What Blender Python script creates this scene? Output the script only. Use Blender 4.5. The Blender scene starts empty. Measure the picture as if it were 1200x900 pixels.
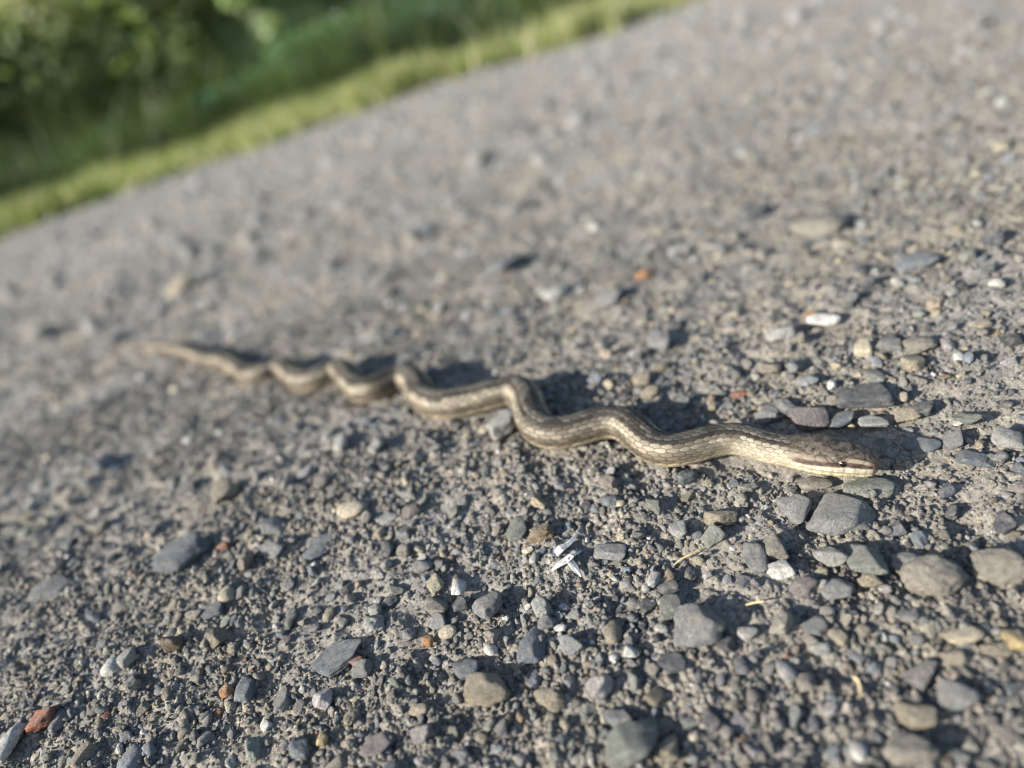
import bpy, bmesh, math, random
import numpy as np
from mathutils import Matrix, Vector, Euler

R = math.radians
scene = bpy.context.scene
COL = scene.collection

# ------------------------------------------------------------------ camera
FPX = 900.0                       # focal length in pixels of the 1200 px wide photograph
CAM_H = 0.150
PITCH = math.atan(430.0 / FPX)    # true horizon lies above the frame
ROLL = R(19.0)
cp, sp_ = math.cos(PITCH), math.sin(PITCH)
F_ = np.array([0, cp, -sp_]); R0 = np.array([1.0, 0, 0]); U0 = np.array([0, sp_, cp])
CX = math.cos(ROLL) * R0 - math.sin(ROLL) * U0
CY = math.sin(ROLL) * R0 + math.cos(ROLL) * U0
CAM = np.array([0, 0, CAM_H])
cam_d = bpy.data.cameras.new('camera')
cam = bpy.data.objects.new('camera', cam_d); COL.objects.link(cam)
M = Matrix.Identity(4)
for k in range(3):
    M[k][0] = CX[k]; M[k][1] = CY[k]; M[k][2] = -F_[k]; M[k][3] = CAM[k]
cam.matrix_world = M
cam_d.sensor_width = 36.0
cam_d.lens = FPX / 1200 * 36
cam_d.clip_start = 0.005; cam_d.clip_end = 300
cam_d.dof.use_dof = True
cam_d.dof.focus_distance = 0.247
APERTURE = 0.0066                 # metres
cam_d.dof.aperture_fstop = (cam_d.lens / 1000) / APERTURE
scene.camera = cam

# ------------------------------------------------------------------ world, sun, exposure
SUN_EL, SUN_AZ = R(23), R(19)     # shadows fall towards +X, a little away from the camera
to_sun = Vector((-math.cos(SUN_AZ) * math.cos(SUN_EL), -math.sin(SUN_AZ) * math.cos(SUN_EL), math.sin(SUN_EL)))
world = bpy.data.worlds.new('World'); scene.world = world; world.use_nodes = True
wn = world.node_tree
sky = wn.nodes.new('ShaderNodeTexSky'); sky.sky_type = 'NISHITA'; sky.sun_disc = False
sky.sun_elevation = SUN_EL; sky.sun_rotation = math.atan2(to_sun.x, to_sun.y)
bg = wn.nodes['Background']; bg.inputs['Strength'].default_value = 0.10
wn.links.new(sky.outputs[0], bg.inputs['Color'])
sun_d = bpy.data.lights.new('sun', 'SUN'); sun_d.energy = 5.0; sun_d.angle = R(0.5); sun_d.color = (1.0, 0.94, 0.84)
sun = bpy.data.objects.new('sun', sun_d); COL.objects.link(sun)
sun.rotation_euler = (-to_sun).to_track_quat('-Z', 'Y').to_euler()
vs = scene.view_settings
vs.view_transform = 'Standard'; vs.look = 'None'; vs.gamma = 1.0; vs.use_curve_mapping = False
vs.exposure = 1.18
scene.cycles.use_denoising = True
scene.cycles.filter_width = 1.1
scene.cycles.max_bounces = 6; scene.cycles.diffuse_bounces = 3; scene.cycles.glossy_bounces = 2
scene.cycles.transmission_bounces = 2
scene.cycles.caustics_reflective = False; scene.cycles.caustics_refractive = False

# ------------------------------------------------------------------ numeric helpers
def _hash(ix, iy, iz, seed):
    with np.errstate(over='ignore'):
        h = (ix.astype(np.uint32) * np.uint32(374761393) + iy.astype(np.uint32) * np.uint32(668265263)
             + iz.astype(np.uint32) * np.uint32(2147483647 - 12345) + np.uint32(seed) * np.uint32(1274126177))
        h = (h ^ (h >> np.uint32(13))) * np.uint32(1274126177)
        h = (h ^ (h >> np.uint32(16))) * np.uint32(2246822519)
        h = h ^ (h >> np.uint32(15))
    return h.astype(np.float64) / 4294967295.0

def noise2(x, y, seed=0):
    x = np.asarray(x, float); y = np.asarray(y, float)
    fx, fy = np.floor(x), np.floor(y)
    ix, iy = fx.astype(np.int64), fy.astype(np.int64)
    tx, ty = x - fx, y - fy
    tx = tx * tx * (3 - 2 * tx); ty = ty * ty * (3 - 2 * ty)
    z = np.zeros_like(ix)
    a = _hash(ix, iy, z, seed); b = _hash(ix + 1, iy, z, seed)
    c = _hash(ix, iy + 1, z, seed); d = _hash(ix + 1, iy + 1, z, seed)
    return (a + (b - a) * tx) * (1 - ty) + (c + (d - c) * tx) * ty - 0.5

def noise3(p, seed=0):
    f = np.floor(p); i = f.astype(np.int64); t = p - f; t = t * t * (3 - 2 * t)
    out = 0
    for dx in (0, 1):
        for dy in (0, 1):
            for dz in (0, 1):
                w = (t[:, 0] if dx else 1 - t[:, 0]) * (t[:, 1] if dy else 1 - t[:, 1]) * (t[:, 2] if dz else 1 - t[:, 2])
                out = out + w * _hash(i[:, 0] + dx, i[:, 1] + dy, i[:, 2] + dz, seed)
    return out - 0.5

def smooth(a, b, x):
    t = np.clip((x - a) / (b - a), 0, 1)
    return t * t * (3 - 2 * t)

def ground_low(x, y):
    """the large, soft shape of the track"""
    x = np.asarray(x, float); y = np.asarray(y, float)
    z = 0.006 * noise2(x * 9 + 3.1, y * 9 + 1.7, 1) + 0.003 * noise2(x * 26, y * 26, 2)
    # the near side of the track banks down towards the camera from a soft brow at y = 0.27, with a slight dip behind it
    t = np.clip(0.275 - y, -1.0, 0.42)
    z = z - 0.21 * 0.022 * np.log1p(np.exp(np.clip(t / 0.022, -30, 30)))
    z = z - 0.010 * smooth(0.29, 0.48, y) * smooth(1.6, 0.9, y)
    r = np.hypot(x, y)
    z = z + 0.05 * smooth(2.0, 6.0, y) * (noise2(x * 0.7, y * 0.7, 5) + 0.4) + 0.03 * smooth(0.8, 3, r) * noise2(x * 1.3, y * 1.3, 6)
    return z

def ground_z(x, y):
    z = ground_low(x, y)
    r = np.hypot(x, y)
    near = smooth(1.5, 0.5, r)
    z = z + (0.0030 * noise2(x * 95, y * 95, 7) + 0.0018 * noise2(x * 230, y * 230, 8)) * (0.4 + 0.6 * near)
    g = np.abs(noise2(x * 480, y * 480, 9)) * 2
    near = near * (0.5 + 0.5 * smooth(-0.16, 0.16, noise2(x * 24, y * 24, 51) + 0.5 * noise2(x * 65, y * 65, 52)))
    z = z + near * (0.0018 * (g - 0.5) + 0.0011 * noise2(x * 1050, y * 1050, 10))
    return z

def unproject(px, py, z0=0.0, on_ground=True):
    dx, dy = px - 600.0, py - 450.0
    d = F_ * FPX + CX * dx - CY * dy
    z = z0
    for _ in range(14 if on_ground else 1):
        t = (z - CAM_H) / d[2]
        p = CAM + d * t
        if on_ground:
            z = float(ground_low(p[0], p[1])) + z0
    return p

def depth_of(p):
    return float((np.asarray(p) - CAM) @ F_)

def in_frame(P, margin=0):
    v = P - CAM
    d = v @ F_
    px = 600 + FPX * (v @ CX) / d; py = 450 - FPX * (v @ CY) / d
    return (d > 0) & (px > -margin) & (px < 1200 + margin) & (py > -margin) & (py < 900 + margin)

def mesh_np(name, V, Fq, mat=None, smooth_=True, cols=None):
    me = bpy.data.meshes.new(name)
    V = np.ascontiguousarray(V, dtype=np.float32); Fq = np.ascontiguousarray(Fq, dtype=np.int32)
    n = Fq.shape[1]
    me.vertices.add(len(V)); me.vertices.foreach_set('co', V.ravel())
    me.loops.add(Fq.size); me.loops.foreach_set('vertex_index', Fq.ravel())
    me.polygons.add(len(Fq))
    me.polygons.foreach_set('loop_start', np.arange(0, Fq.size, n, dtype=np.int32))
    me.polygons.foreach_set('loop_total', np.full(len(Fq), n, dtype=np.int32))
    me.update(calc_edges=True)
    if smooth_:
        me.polygons.foreach_set('use_smooth', np.ones(len(Fq), dtype=bool))
    if cols is not None:
        a = me.color_attributes.new('Col', 'FLOAT_COLOR', 'POINT')
        c = np.ones((len(V), 4), np.float32); c[:, :3] = cols
        a.data.foreach_set('color', c.ravel())
    if mat: me.materials.append(mat)
    me.validate()
    return me

def link(name, me, parent=None):
    o = bpy.data.objects.new(name, me); COL.objects.link(o)
    if parent: o.parent = parent
    return o

def tag(o, label=None, cat=None, group=None, kind=None):
    if label: o['label'] = label
    if cat: o['category'] = cat
    if group: o['group'] = group
    if kind: o['kind'] = kind
    return o

# ------------------------------------------------------------------ materials
class NT:
    def __init__(self, name):
        self.m = bpy.data.materials.new(name); self.m.use_nodes = True
        self.t = self.m.node_tree; self.b = self.t.nodes['Principled BSDF']
    def n(self, typ, **kw):
        x = self.t.nodes.new(typ)
        for k, v in kw.items(): setattr(x, k, v)
        return x
    def l(self, a, b): self.t.links.new(a, b)
    def noise(self, vec, scale, detail=3, rough=0.6):
        x = self.n('ShaderNodeTexNoise'); x.inputs['Scale'].default_value = scale
        x.inputs['Detail'].default_value = detail; x.inputs['Roughness'].default_value = rough
        self.l(vec, x.inputs['Vector']); return x.outputs['Fac']
    def ramp(self, fac, stops):
        x = self.n('ShaderNodeValToRGB'); e = x.color_ramp.elements
        while len(e) < len(stops): e.new(0.5)
        for q, (p, c) in zip(e, stops):
            q.position = p; q.color = (*c, 1) if len(c) == 3 else c
        self.l(fac, x.inputs[0]); return x.outputs[0]
    def mix(self, fac, a, b, mode='MIX'):
        x = self.n('ShaderNodeMix', data_type='RGBA', blend_type=mode)
        for s, v in ((x.inputs[0], fac), (x.inputs[6], a), (x.inputs[7], b)):
            if isinstance(v, (int, float)): s.default_value = v
            elif isinstance(v, tuple): s.default_value = (*v, 1)
            else: self.l(v, s)
        return x.outputs[2]
    def bump(self, h, strength, dist, prev=None):
        x = self.n('ShaderNodeBump'); x.inputs['Strength'].default_value = strength
        x.inputs['Distance'].default_value = dist; self.l(h, x.inputs['Height'])
        if prev is not None: self.l(prev, x.inputs['Normal'])
        return x.outputs[0]

DUST = (0.32, 0.295, 0.25)

def stone_material(name, instanced):
    m = NT(name)
    if instanced:
        a = m.n('ShaderNodeAttribute', attribute_type='INSTANCER', attribute_name='col'); base = a.outputs['Color']
    else:
        base = m.n('ShaderNodeObjectInfo').outputs['Color']
    g = m.n('ShaderNodeNewGeometry'); pos = g.outputs['Position']
    n1 = m.noise(pos, 420, 4, 0.65)
    c = m.mix(1.0, base, m.ramp(n1, [(0.3, (0.62, 0.62, 0.64)), (0.5, (1, 1, 1)), (0.72, (1.32, 1.30, 1.26))]), 'MULTIPLY')
    sp = m.noise(pos, 2600, 2, 0.5)                             # mineral speckle
    c = m.mix(1.0, c, m.ramp(sp, [(0.30, (0.45, 0.45, 0.46)), (0.42, (1, 1, 1)), (0.58, (1, 1, 1)), (0.70, (1.8, 1.8, 1.8))]), 'MULTIPLY')
    sep = m.n('ShaderNodeSeparateXYZ'); m.l(g.outputs['Normal'], sep.inputs[0])
    dn = m.noise(pos, 300, 4, 0.7)
    ad = m.n('ShaderNodeMath', operation='ADD'); m.l(dn, ad.inputs[0])
    mu = m.n('ShaderNodeMath', operation='MULTIPLY'); m.l(sep.outputs['Z'], mu.inputs[0]); mu.inputs[1].default_value = 0.12
    m.l(mu.outputs[0], ad.inputs[1])
    df = m.ramp(ad.outputs[0], [(0.50, (0, 0, 0)), (0.74, (0.62, 0.62, 0.62))])
    c = m.mix(df, c, DUST)
    m.l(c, m.b.inputs['Base Color'])
    m.b.inputs['Roughness'].default_value = 0.72
    m.b.inputs['Specular IOR Level'].default_value = 0.35
    b = m.bump(m.noise(pos, 650, 6, 0.75), 0.95, 0.0020)
    b = m.bump(m.noise(pos, 2600, 2, 0.6), 0.6, 0.0004, b)
    m.l(b, m.b.inputs['Normal'])
    return m.m

STONE = stone_material('stone', False)
GRAIN = stone_material('gravel_grain', True)

def dirt_material():
    m = NT('packed_dirt'); g = m.n('ShaderNodeNewGeometry'); pos = g.outputs['Position']
    a = m.noise(pos, 14, 4); b = m.noise(pos, 190, 4, 0.7); c = m.noise(pos, 1300, 3, 0.7)
    col = m.mix(m.ramp(a, [(0.35, (0, 0, 0)), (0.65, (1, 1, 1))]), (0.265, 0.255, 0.24), (0.315, 0.28, 0.225))
    col = m.mix(1.0, col, m.ramp(b, [(0.3, (0.70, 0.70, 0.72)), (0.55, (1, 1, 1)), (0.75, (1.22, 1.2, 1.15))]), 'MULTIPLY')
    col = m.mix(1.0, col, m.ramp(c, [(0.32, (0.55, 0.55, 0.57)), (0.5, (1, 1, 1)), (0.7, (1.45, 1.43, 1.38))]), 'MULTIPLY')
    # beyond the track's edge the ground is dark, leaf-littered soil
    s = m.n('ShaderNodeSeparateXYZ'); m.l(pos, s.inputs[0])
    wv = m.noise(pos, 5, 3)
    ad = m.n('ShaderNodeMath', operation='MULTIPLY_ADD'); m.l(wv, ad.inputs[0]); ad.inputs[1].default_value = 0.25; m.l(s.outputs['Y'], ad.inputs[2])
    mp = m.n('ShaderNodeMapRange'); mp.inputs[1].default_value = 2.32; mp.inputs[2].default_value = 2.42; m.l(ad.outputs[0], mp.inputs[0])
    col = m.mix(mp.outputs[0], col, (0.07, 0.065, 0.035))
    m.l(col, m.b.inputs['Base Color']); m.b.inputs['Roughness'].default_value = 0.92
    m.b.inputs['Specular IOR Level'].default_value = 0.2
    n = m.bump(m.noise(pos, 700, 6, 0.75), 0.9, 0.0011)
    n = m.bump(m.noise(pos, 2600, 3, 0.7), 0.7, 0.0005, n)
    m.l(n, m.b.inputs['Normal'])
    return m.m

def plain(name, col, rough=0.6, spec=0.4, var=0.25, scale=300):
    m = NT(name); g = m.n('ShaderNodeNewGeometry')
    n = m.noise(g.outputs['Position'], scale, 3)
    c = m.mix(1.0, col, m.ramp(n, [(0.3, (1 - var,) * 3), (0.7, (1 + var,) * 3)]), 'MULTIPLY')
    m.l(c, m.b.inputs['Base Color']); m.b.inputs['Roughness'].default_value = rough
    m.b.inputs['Specular IOR Level'].default_value = spec
    return m.m

def leaf_material(name, trans=0.4):
    m = NT(name)
    a = m.n('ShaderNodeAttribute', attribute_name='Col')
    m.l(a.outputs['Color'], m.b.inputs['Base Color'])
    m.b.inputs['Roughness'].default_value = 0.5; m.b.inputs['Specular IOR Level'].default_value = 0.3
    tr = m.n('ShaderNodeBsdfTranslucent')
    m.l(m.mix(1.0, a.outputs['Color'], (1.3, 1.5, 0.6), 'MULTIPLY'), tr.inputs['Color'])
    mx = m.n('ShaderNodeMixShader'); mx.inputs[0].default_value = trans
    m.l(m.b.outputs[0], mx.inputs[1]); m.l(tr.outputs[0], mx.inputs[2])
    m.l(mx.outputs[0], m.t.nodes['Material Output'].inputs['Surface'])
    return m.m

# ------------------------------------------------------------------ ground: one sheet from underfoot to the horizon
ang_f = np.linspace(R(-56), R(54), 640)
ang_b = np.linspace(R(54), R(304), 82)[1:-1]
ang = np.concatenate([ang_f, ang_b])
rad = np.concatenate([[0.004, 0.02, 0.04, 0.055], np.exp(np.arange(math.log(0.07), math.log(0.62), 0.0044)),
                      np.exp(np.arange(math.log(0.62), math.log(130), 0.035))])
A, Rr = np.meshgrid(ang, rad)
X = (Rr * np.sin(A)).ravel(); Y = (Rr * np.cos(A)).ravel()
Z = ground_z(X, Y)
nr, na = A.shape
i = np.arange(nr - 1)[:, None]; j = np.arange(na)[None, :]; j2 = (j + 1) % na
Q = np.stack([i * na + j, i * na + j2, (i + 1) * na + j2, (i + 1) * na + j], -1).reshape(-1, 4)[:, ::-1]
gme = mesh_np('ground', np.stack([X, Y, Z], -1), Q, dirt_material())
ground = tag(link('ground', gme), 'grey-brown packed gravel track under the snake', 'ground', kind='structure')

# ------------------------------------------------------------------ snake
rng = np.random.default_rng(7)
trace = [(1030, 546, 8.0), (1015, 543, 8.5), (1000, 540, 9.0), (975, 535, 9.0), (950, 531, 8.5), (925, 529, 7.5), (900, 525, 6.6), (880, 518, 6.2), (861, 514, 6),
         (838, 517, 6), (812, 525, 6), (786, 530, 6), (764, 524, 6), (748, 509, 6), (729, 496, 6), (707, 496, 6), (684, 503, 6),
         (662, 509, 6), (642, 508, 6), (629, 499, 6), (622, 485, 6), (618, 469, 6), (610, 459, 6), (597, 458, 6), (578, 464, 6), (553, 470, 6),
         (528, 475, 6), (508, 474, 6), (495, 464, 6), (488, 451, 6), (478, 443, 6), (466, 444, 6), (450, 451, 6), (434, 458, 6), (421, 457, 5.5),
         (412, 448, 5.5), (404, 437, 5), (395, 434, 5), (382, 440, 5), (366, 447, 5), (352, 446, 4.6), (342, 438, 4.6), (332, 430, 4.4), (322, 431, 4),
         (309, 438, 4), (296, 441, 3.8), (284, 435, 3.6), (273, 427, 3.4), (259, 423, 3), (241, 420, 2.8), (221, 413, 2.4), (200, 408, 2),
         (180, 407, 1.6), (158, 407, 1.2), (140, 405, 0.8)]
ctrl = np.array([unproject(a, b, c / 1000) for a, b, c in trace])
def catmull(P, n=24):
    P = np.vstack([2 * P[0] - P[1], P, 2 * P[-1] - P[-2]])
    out = []
    t = np.linspace(0, 1, n, endpoint=False)[:, None]
    for k in range(1, len(P) - 2):
        a, b, c, d = P[k - 1:k + 3]
        out.append(0.5 * ((2 * b) + (c - a) * t + (2 * a - 5 * b + 4 * c - d) * t ** 2 + (3 * b - a - 3 * c + d) * t ** 3))
    return np.vstack(out + [P[-2:-1]])
def resample(P, step):
    L = np.concatenate([[0], np.cumsum(np.linalg.norm(np.diff(P, axis=0), axis=1))])
    s = np.arange(0, L[-1], step)
    return np.stack([np.interp(s, L, P[:, k]) for k in range(3)], -1), s
path, _ = resample(catmull(ctrl), 0.0005)
def gsm(P, sig):
    n = int(sig * 3); k = np.exp(-0.5 * (np.arange(-n, n + 1) / sig) ** 2); k /= k.sum()
    Pp = np.vstack([2 * P[0] - P[n:0:-1], P, 2 * P[-1] - P[-2:-n - 2:-1]])
    return np.stack([np.convolve(Pp[:, q], k, 'valid') for q in range(3)], -1)
path = gsm(path, 7)
path, _ = resample(path, 0.0005)
LEN = 0.0005 * (len(path) - 1)
HEADL = 0.0258
# sections: dense near the head, coarser on the tail
s_rows = np.concatenate([np.linspace(0, 1, 26)[1:] ** 1.7 * 0.004, np.arange(0.0042, HEADL * 1.4, 0.00022), np.arange(HEADL * 1.4, 0.40, 0.00034), np.arange(0.40, LEN - 0.0006, 0.0010)])
s_path = np.arange(len(path)) * 0.0005
P = np.stack([np.interp(s_rows, s_path, path[:, k]) for k in range(3)], -1)
T = np.gradient(gsm(path, 6), axis=0); T /= np.linalg.norm(T, axis=1)[:, None]
T = np.stack([np.interp(s_rows, s_path, T[:, k]) for k in range(3)], -1)   # points from snout to tail
T /= np.linalg.norm(T, axis=1)[:, None]
side = np.cross(T, [0, 0, 1.0]); side /= np.linalg.norm(side, axis=1)[:, None]
up = np.cross(side, T)
hx = s_rows / HEADL
prof = np.array([  # x, half width, top, bottom (mm)
    (0, 0, 0, 0), (0.010, 2.2, 1.7, 1.2), (0.03, 3.5, 2.8, 2.0), (0.07, 4.6, 3.8, 2.7), (0.14, 5.4, 4.7, 3.3), (0.25, 6.1, 5.3, 3.8), (0.36, 6.8, 5.7, 4.1), (0.48, 7.5, 5.8, 4.3), (0.62, 8.0, 5.8, 4.4),
    (0.76, 7.9, 5.6, 4.3), (0.9, 7.0, 5.3, 4.3), (1.05, 6.0, 5.2, 4.4), (1.4, 5.7, 5.5, 4.6), (2.2, 6.2, 6.0, 4.9), (4.0, 6.8, 6.7, 5.4), (8.0, 7.1, 7.1, 5.7)])
W = np.interp(hx, prof[:, 0], prof[:, 1]); HT = np.interp(hx, prof[:, 0], prof[:, 2]); HB = np.interp(hx, prof[:, 0], prof[:, 3])
taper = np.interp(s_rows / LEN, [0, 0.42, 0.6, 0.78, 0.9, 1.0], [1, 1, 0.98, 0.84, 0.60, 0.14])
def sm1(v, n):                                                    # soften the piecewise profile
    k = np.ones(n) / n; return np.convolve(np.pad(v, (n // 2, n - 1 - n // 2), mode='edge'), k, 'valid')
W, HT, HB = [np.where(hx > 0.2, sm1(v, 13), v) * taper / 1000 for v in (W, HT, HB)]
NPHI = 210
phi = (np.arange(NPHI) / NPHI) * 2 * math.pi - math.pi            # 0 = spine
PH, S = np.meshgrid(phi, s_rows)
head = smooth(1.15, 0.85, S / HEADL)                              # 1 on the head, 0 on the body
ex = 2 / (2.0 + 0.55 * head)
cs, sn = np.cos(PH), np.sin(PH)
ca = np.sign(cs) * np.abs(cs) ** ex; sa = np.sign(sn) * np.abs(sn) ** ex
Hh = np.where(ca > 0, HT[:, None], HB[:, None])
off_s = sa * W[:, None]; off_u = ca * Hh
# scales
dr = R(270) / 20
a_ = PH / dr
rr = np.maximum(W, 0.0012) / 0.0062
tt_rows = np.concatenate([[0], np.cumsum(np.diff(s_rows) / (0.0031 * (0.35 + 0.65 * (rr[1:] + rr[:-1]) / 2)))])
t_ = np.repeat(tt_rows[:, None], NPHI, 1)
best = np.full(PH.shape, -1.0); bd = np.ones(PH.shape); bid = np.zeros(PH.shape); bi_ = np.zeros(PH.shape); bj_ = np.zeros(PH.shape); bdt = np.zeros(PH.shape)
hw, hl, pw = 0.70, 0.72, 1.55
ri = np.round(a_)
for di in (-1, 0, 1):
    ii = ri + di
    off = 0.5 * (np.mod(ii, 2))
    rj = np.round(t_ - off)
    for dj in (-1, 0, 1):
        jj = rj + dj
        da = a_ - ii; dt = t_ - (jj + off)
        d = (np.abs(da) / hw) ** pw + (np.abs(dt) / hl) ** pw
        h = np.where(d < 1, 0.25 + 0.55 * (dt / hl * 0.5 + 0.5) + 0.35 * np.sqrt(np.clip(1 - d, 0, 1)), 0)
        up_m = h > best
        best = np.where(up_m, h, best); bd = np.where(up_m, d, bd); bdt = np.where(up_m, dt, bdt); bi_ = np.where(up_m, ii, bi_); bj_ = np.where(up_m, jj + off, bj_)
        bid = np.where(up_m, _hash(ii.astype(np.int64) + 500, jj.astype(np.int64), np.zeros_like(ii, dtype=np.int64), 3), bid)
vent = smooth(R(128), R(138), np.abs(PH))                          # belly plates
plate = 0.5 + 0.5 * (np.mod(t_ * 0.9, 1.0))
amp = 0.00062 * np.clip(rr, 0.2, 1)[:, None]
disp = amp * ((best - 0.6) * (1 - vent) + (plate - 0.8) * vent) * (1 - head)
# head plates: soft polygonal shields with shallow sutures, measured over (length, arc)
X_h = S / HEADL; Y_h = PH / R(180)
seeds = np.array([(0.05, 0), (0.12, 0.11), (0.12, -0.11), (0.24, 0.12), (0.24, -0.12), (0.43, 0), (0.42, 0.23), (0.42, -0.23), (0.68, 0.13), (0.68, -0.13), (0.25, 0.30), (0.25, -0.30),
                  (0.13, 0.33), (0.13, -0.33), (0.60, 0.34), (0.60, -0.34), (0.74, 0.36), (0.74, -0.36), (0.92, 0.08), (0.92, -0.08), (0.95, 0.28), (0.95, -0.28), (0.86, 0.42), (0.86, -0.42)]
                 + [(0.08 + 0.115 * q, sg * yy) for q in range(8) for sg in (1, -1) for yy in (0.48, 0.60)])
D = np.stack([np.hypot((X_h - a) * 1.0, (Y_h - b) * 1.15) for a, b in seeds], -1)
D2 = np.partition(D, 1, axis=-1)[..., :2]; sut = D2[..., 1] - D2[..., 0]
pid = np.argmin(D, axis=-1)
suture = smooth(0.045, 0.0, sut)
mouth = smooth(0.030, 0.0, np.abs(np.abs(Y_h) - (0.535 - 0.01 * X_h))) * smooth(0.0, 0.03, X_h) * smooth(0.90, 0.82, X_h)
brow = np.exp(-((X_h - 0.40) / 0.10) ** 2 - ((np.abs(Y_h) - 0.275) / 0.05) ** 2)
pit = np.exp(-((X_h - 0.395) / 0.060) ** 2 - ((np.abs(Y_h) - 0.365) / 0.045) ** 2)
nostril = np.exp(-((X_h - 0.085) / 0.016) ** 2 - ((np.abs(Y_h) - 0.36) / 0.022) ** 2)
disp = disp + head * (-0.00013 * suture - 0.00032 * mouth + 0.00030 * brow - 0.0004 * pit - 0.0005 * nostril) * smooth(0.0, 0.05, X_h)
nv = np.stack([off_s / np.maximum(W[:, None], 1e-5) ** 2, off_u / np.maximum(Hh, 1e-5) ** 2], -1)
nv /= np.linalg.norm(nv, axis=-1, keepdims=True) + 1e-9
o_s = off_s + nv[..., 0] * disp; o_u = off_u + nv[..., 1] * disp
VS = P[:, None, :] + side[:, None, :] * o_s[..., None] + up[:, None, :] * o_u[..., None]
# colours
PHc = bi_ * dr; Sc = np.interp(bj_, tt_rows, s_rows)              # every scale carries one tone
ap = np.abs(PHc) / R(1)
wob = 9 * noise2(Sc * 90, PHc * 0.7 + 3, 21)
apn = ap + wob
C_sp = np.array((0.15, 0.135, 0.11)); C_dk = np.array((0.045, 0.037, 0.029)); C_lt = np.array((0.34, 0.29, 0.21)); C_br = np.array((0.085, 0.064, 0.042)); C_tan = np.array((0.40, 0.325, 0.215)); C_bel = np.array((0.20, 0.17, 0.13))
def lerp(a, b, t): return a + (b - a) * t[..., None]
c = np.broadcast_to(C_sp, PH.shape + (3,)).copy()
c = lerp(c, C_dk, smooth(14, 24, apn) * (0.55 + 0.45 * smooth(-0.1, 0.25, noise2(Sc * 110, np.sign(PHc) * 4.0 + 9, 22))))
c = lerp(c, C_lt, smooth(34, 44, apn))
c = lerp(c, C_br, smooth(60, 72, apn) * 0.85)
c = lerp(c, C_tan, smooth(94, 108, apn))
c = lerp(c, C_bel, smooth(128, 140, np.abs(PH) / R(1)))
blot = smooth(0.0, 0.2, noise2(Sc * 150, PHc * 2.2, 23))
c = lerp(c, C_dk, 0.8 * blot * smooth(75, 35, ap))
c *= (0.68 + 0.64 * bid)[..., None] * np.where(vent > 0.5, 1, 1)[..., None]
gap = smooth(0.50, 0.92, bd) * (1 - vent)
tipl = smooth(0.25, 0.6, bdt) * smooth(1.0, 0.7, bd)
c = c * (1 - 0.92 * gap)[..., None]
c = c * (1 + 0.6 * tipl * (1 - vent))[..., None]
# pale throat side just behind the head
c = lerp(c, np.array((0.47, 0.41, 0.29)) * (0.85 + 0.3 * bid)[..., None] * (1 - 0.45 * gap)[..., None], smooth(0.075, 0.030, S) * smooth(45, 75, ap) * 0.75)
# head paint
top = np.array((0.115, 0.092, 0.07)); lip = np.array((0.62, 0.56, 0.40)); stripe = np.array((0.060, 0.034, 0.026)); canth = np.array((0.36, 0.29, 0.19)); temple = np.array((0.27, 0.215, 0.16))
hc = np.broadcast_to(top, PH.shape + (3,)).copy() * (0.78 + 0.44 * _hash(pid.astype(np.int64), np.zeros_like(pid, dtype=np.int64), np.zeros_like(pid, dtype=np.int64), 5))[..., None]
mot = noise2(X_h * 22, PH * 6, 31) + 0.6 * noise2(X_h * 60, PH * 16, 32)
hc *= (1 + 1.3 * mot)[..., None]
hc = lerp(hc, temple, smooth(0.42, 0.62, X_h) * smooth(0.24, 0.33, np.abs(Y_h)) * 0.8)
hc = lerp(hc, canth, smooth(0.22, 0.26, np.abs(Y_h)) * smooth(0.34, 0.30, np.abs(Y_h)) * smooth(0.08, 0.14, X_h) * smooth(0.40, 0.33, X_h))
ys = np.abs(Y_h) + 0.015 * noise2(X_h * 14, np.zeros_like(X_h), 33)
st_hi = 0.335 + 0.035 * X_h; st_lo = 0.405 + 0.065 * X_h
hc = lerp(hc, lip * (0.8 + 0.5 * mot)[..., None], smooth(st_lo - 0.02, st_lo + 0.02, ys))
hc = lerp(hc, np.array((0.60, 0.52, 0.28)) * (0.85 + 0.6 * mot)[..., None], smooth(0.53, 0.57, ys))
hc = lerp(hc, stripe * (1.2 + 1.2 * mot)[..., None], smooth(st_hi - 0.02, st_hi + 0.02, ys) * smooth(st_lo + 0.02, st_lo - 0.02, ys) * smooth(0.06, 0.12, X_h) * smooth(1.0, 0.88, X_h) * 0.9)
bar = np.exp(-((X_h - 0.53 - 0.55 * (0.36 - np.abs(Y_h))) / 0.022) ** 2) * smooth(0.20, 0.26, np.abs(Y_h)) * smooth(0.44, 0.38, np.abs(Y_h))
hc = lerp(hc, stripe, bar * 0.8)
hc = lerp(hc, np.array((0.26, 0.14, 0.085)), smooth(0.15, 0.01, X_h) * 0.7)
hc = hc * (1 - 0.25 * suture)[..., None]
hc = lerp(hc, np.array((0.16, 0.10, 0.06)), mouth * 0.75)
hc = lerp(hc, np.array((0.02, 0.015, 0.012)), nostril)
c = lerp(c, hc, head)
c = np.clip((c * 0.85 + c.mean(-1, keepdims=True) * 0.15) * 0.74, 0.006, 0.8)
ns = len(s_rows)
V = VS.reshape(-1, 3); Cc = c.reshape(-1, 3)
i = np.arange(ns - 1)[:, None]; j = np.arange(NPHI)[None, :]; j2 = (j + 1) % NPHI
Q = np.stack([i * NPHI + j, (i + 1) * NPHI + j, (i + 1) * NPHI + j2, i * NPHI + j2], -1).reshape(-1, 4)
m = NT('snake_skin'); at = m.n('ShaderNodeAttribute', attribute_name='Col')
gp = m.n('ShaderNodeNewGeometry').outputs['Position']
m.l(m.mix(1.0, at.outputs['Color'], m.ramp(m.noise(gp, 2400, 3), [(0.3, (0.75,) * 3), (0.7, (1.25,) * 3)]), 'MULTIPLY'), m.b.inputs['Base Color'])
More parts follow.
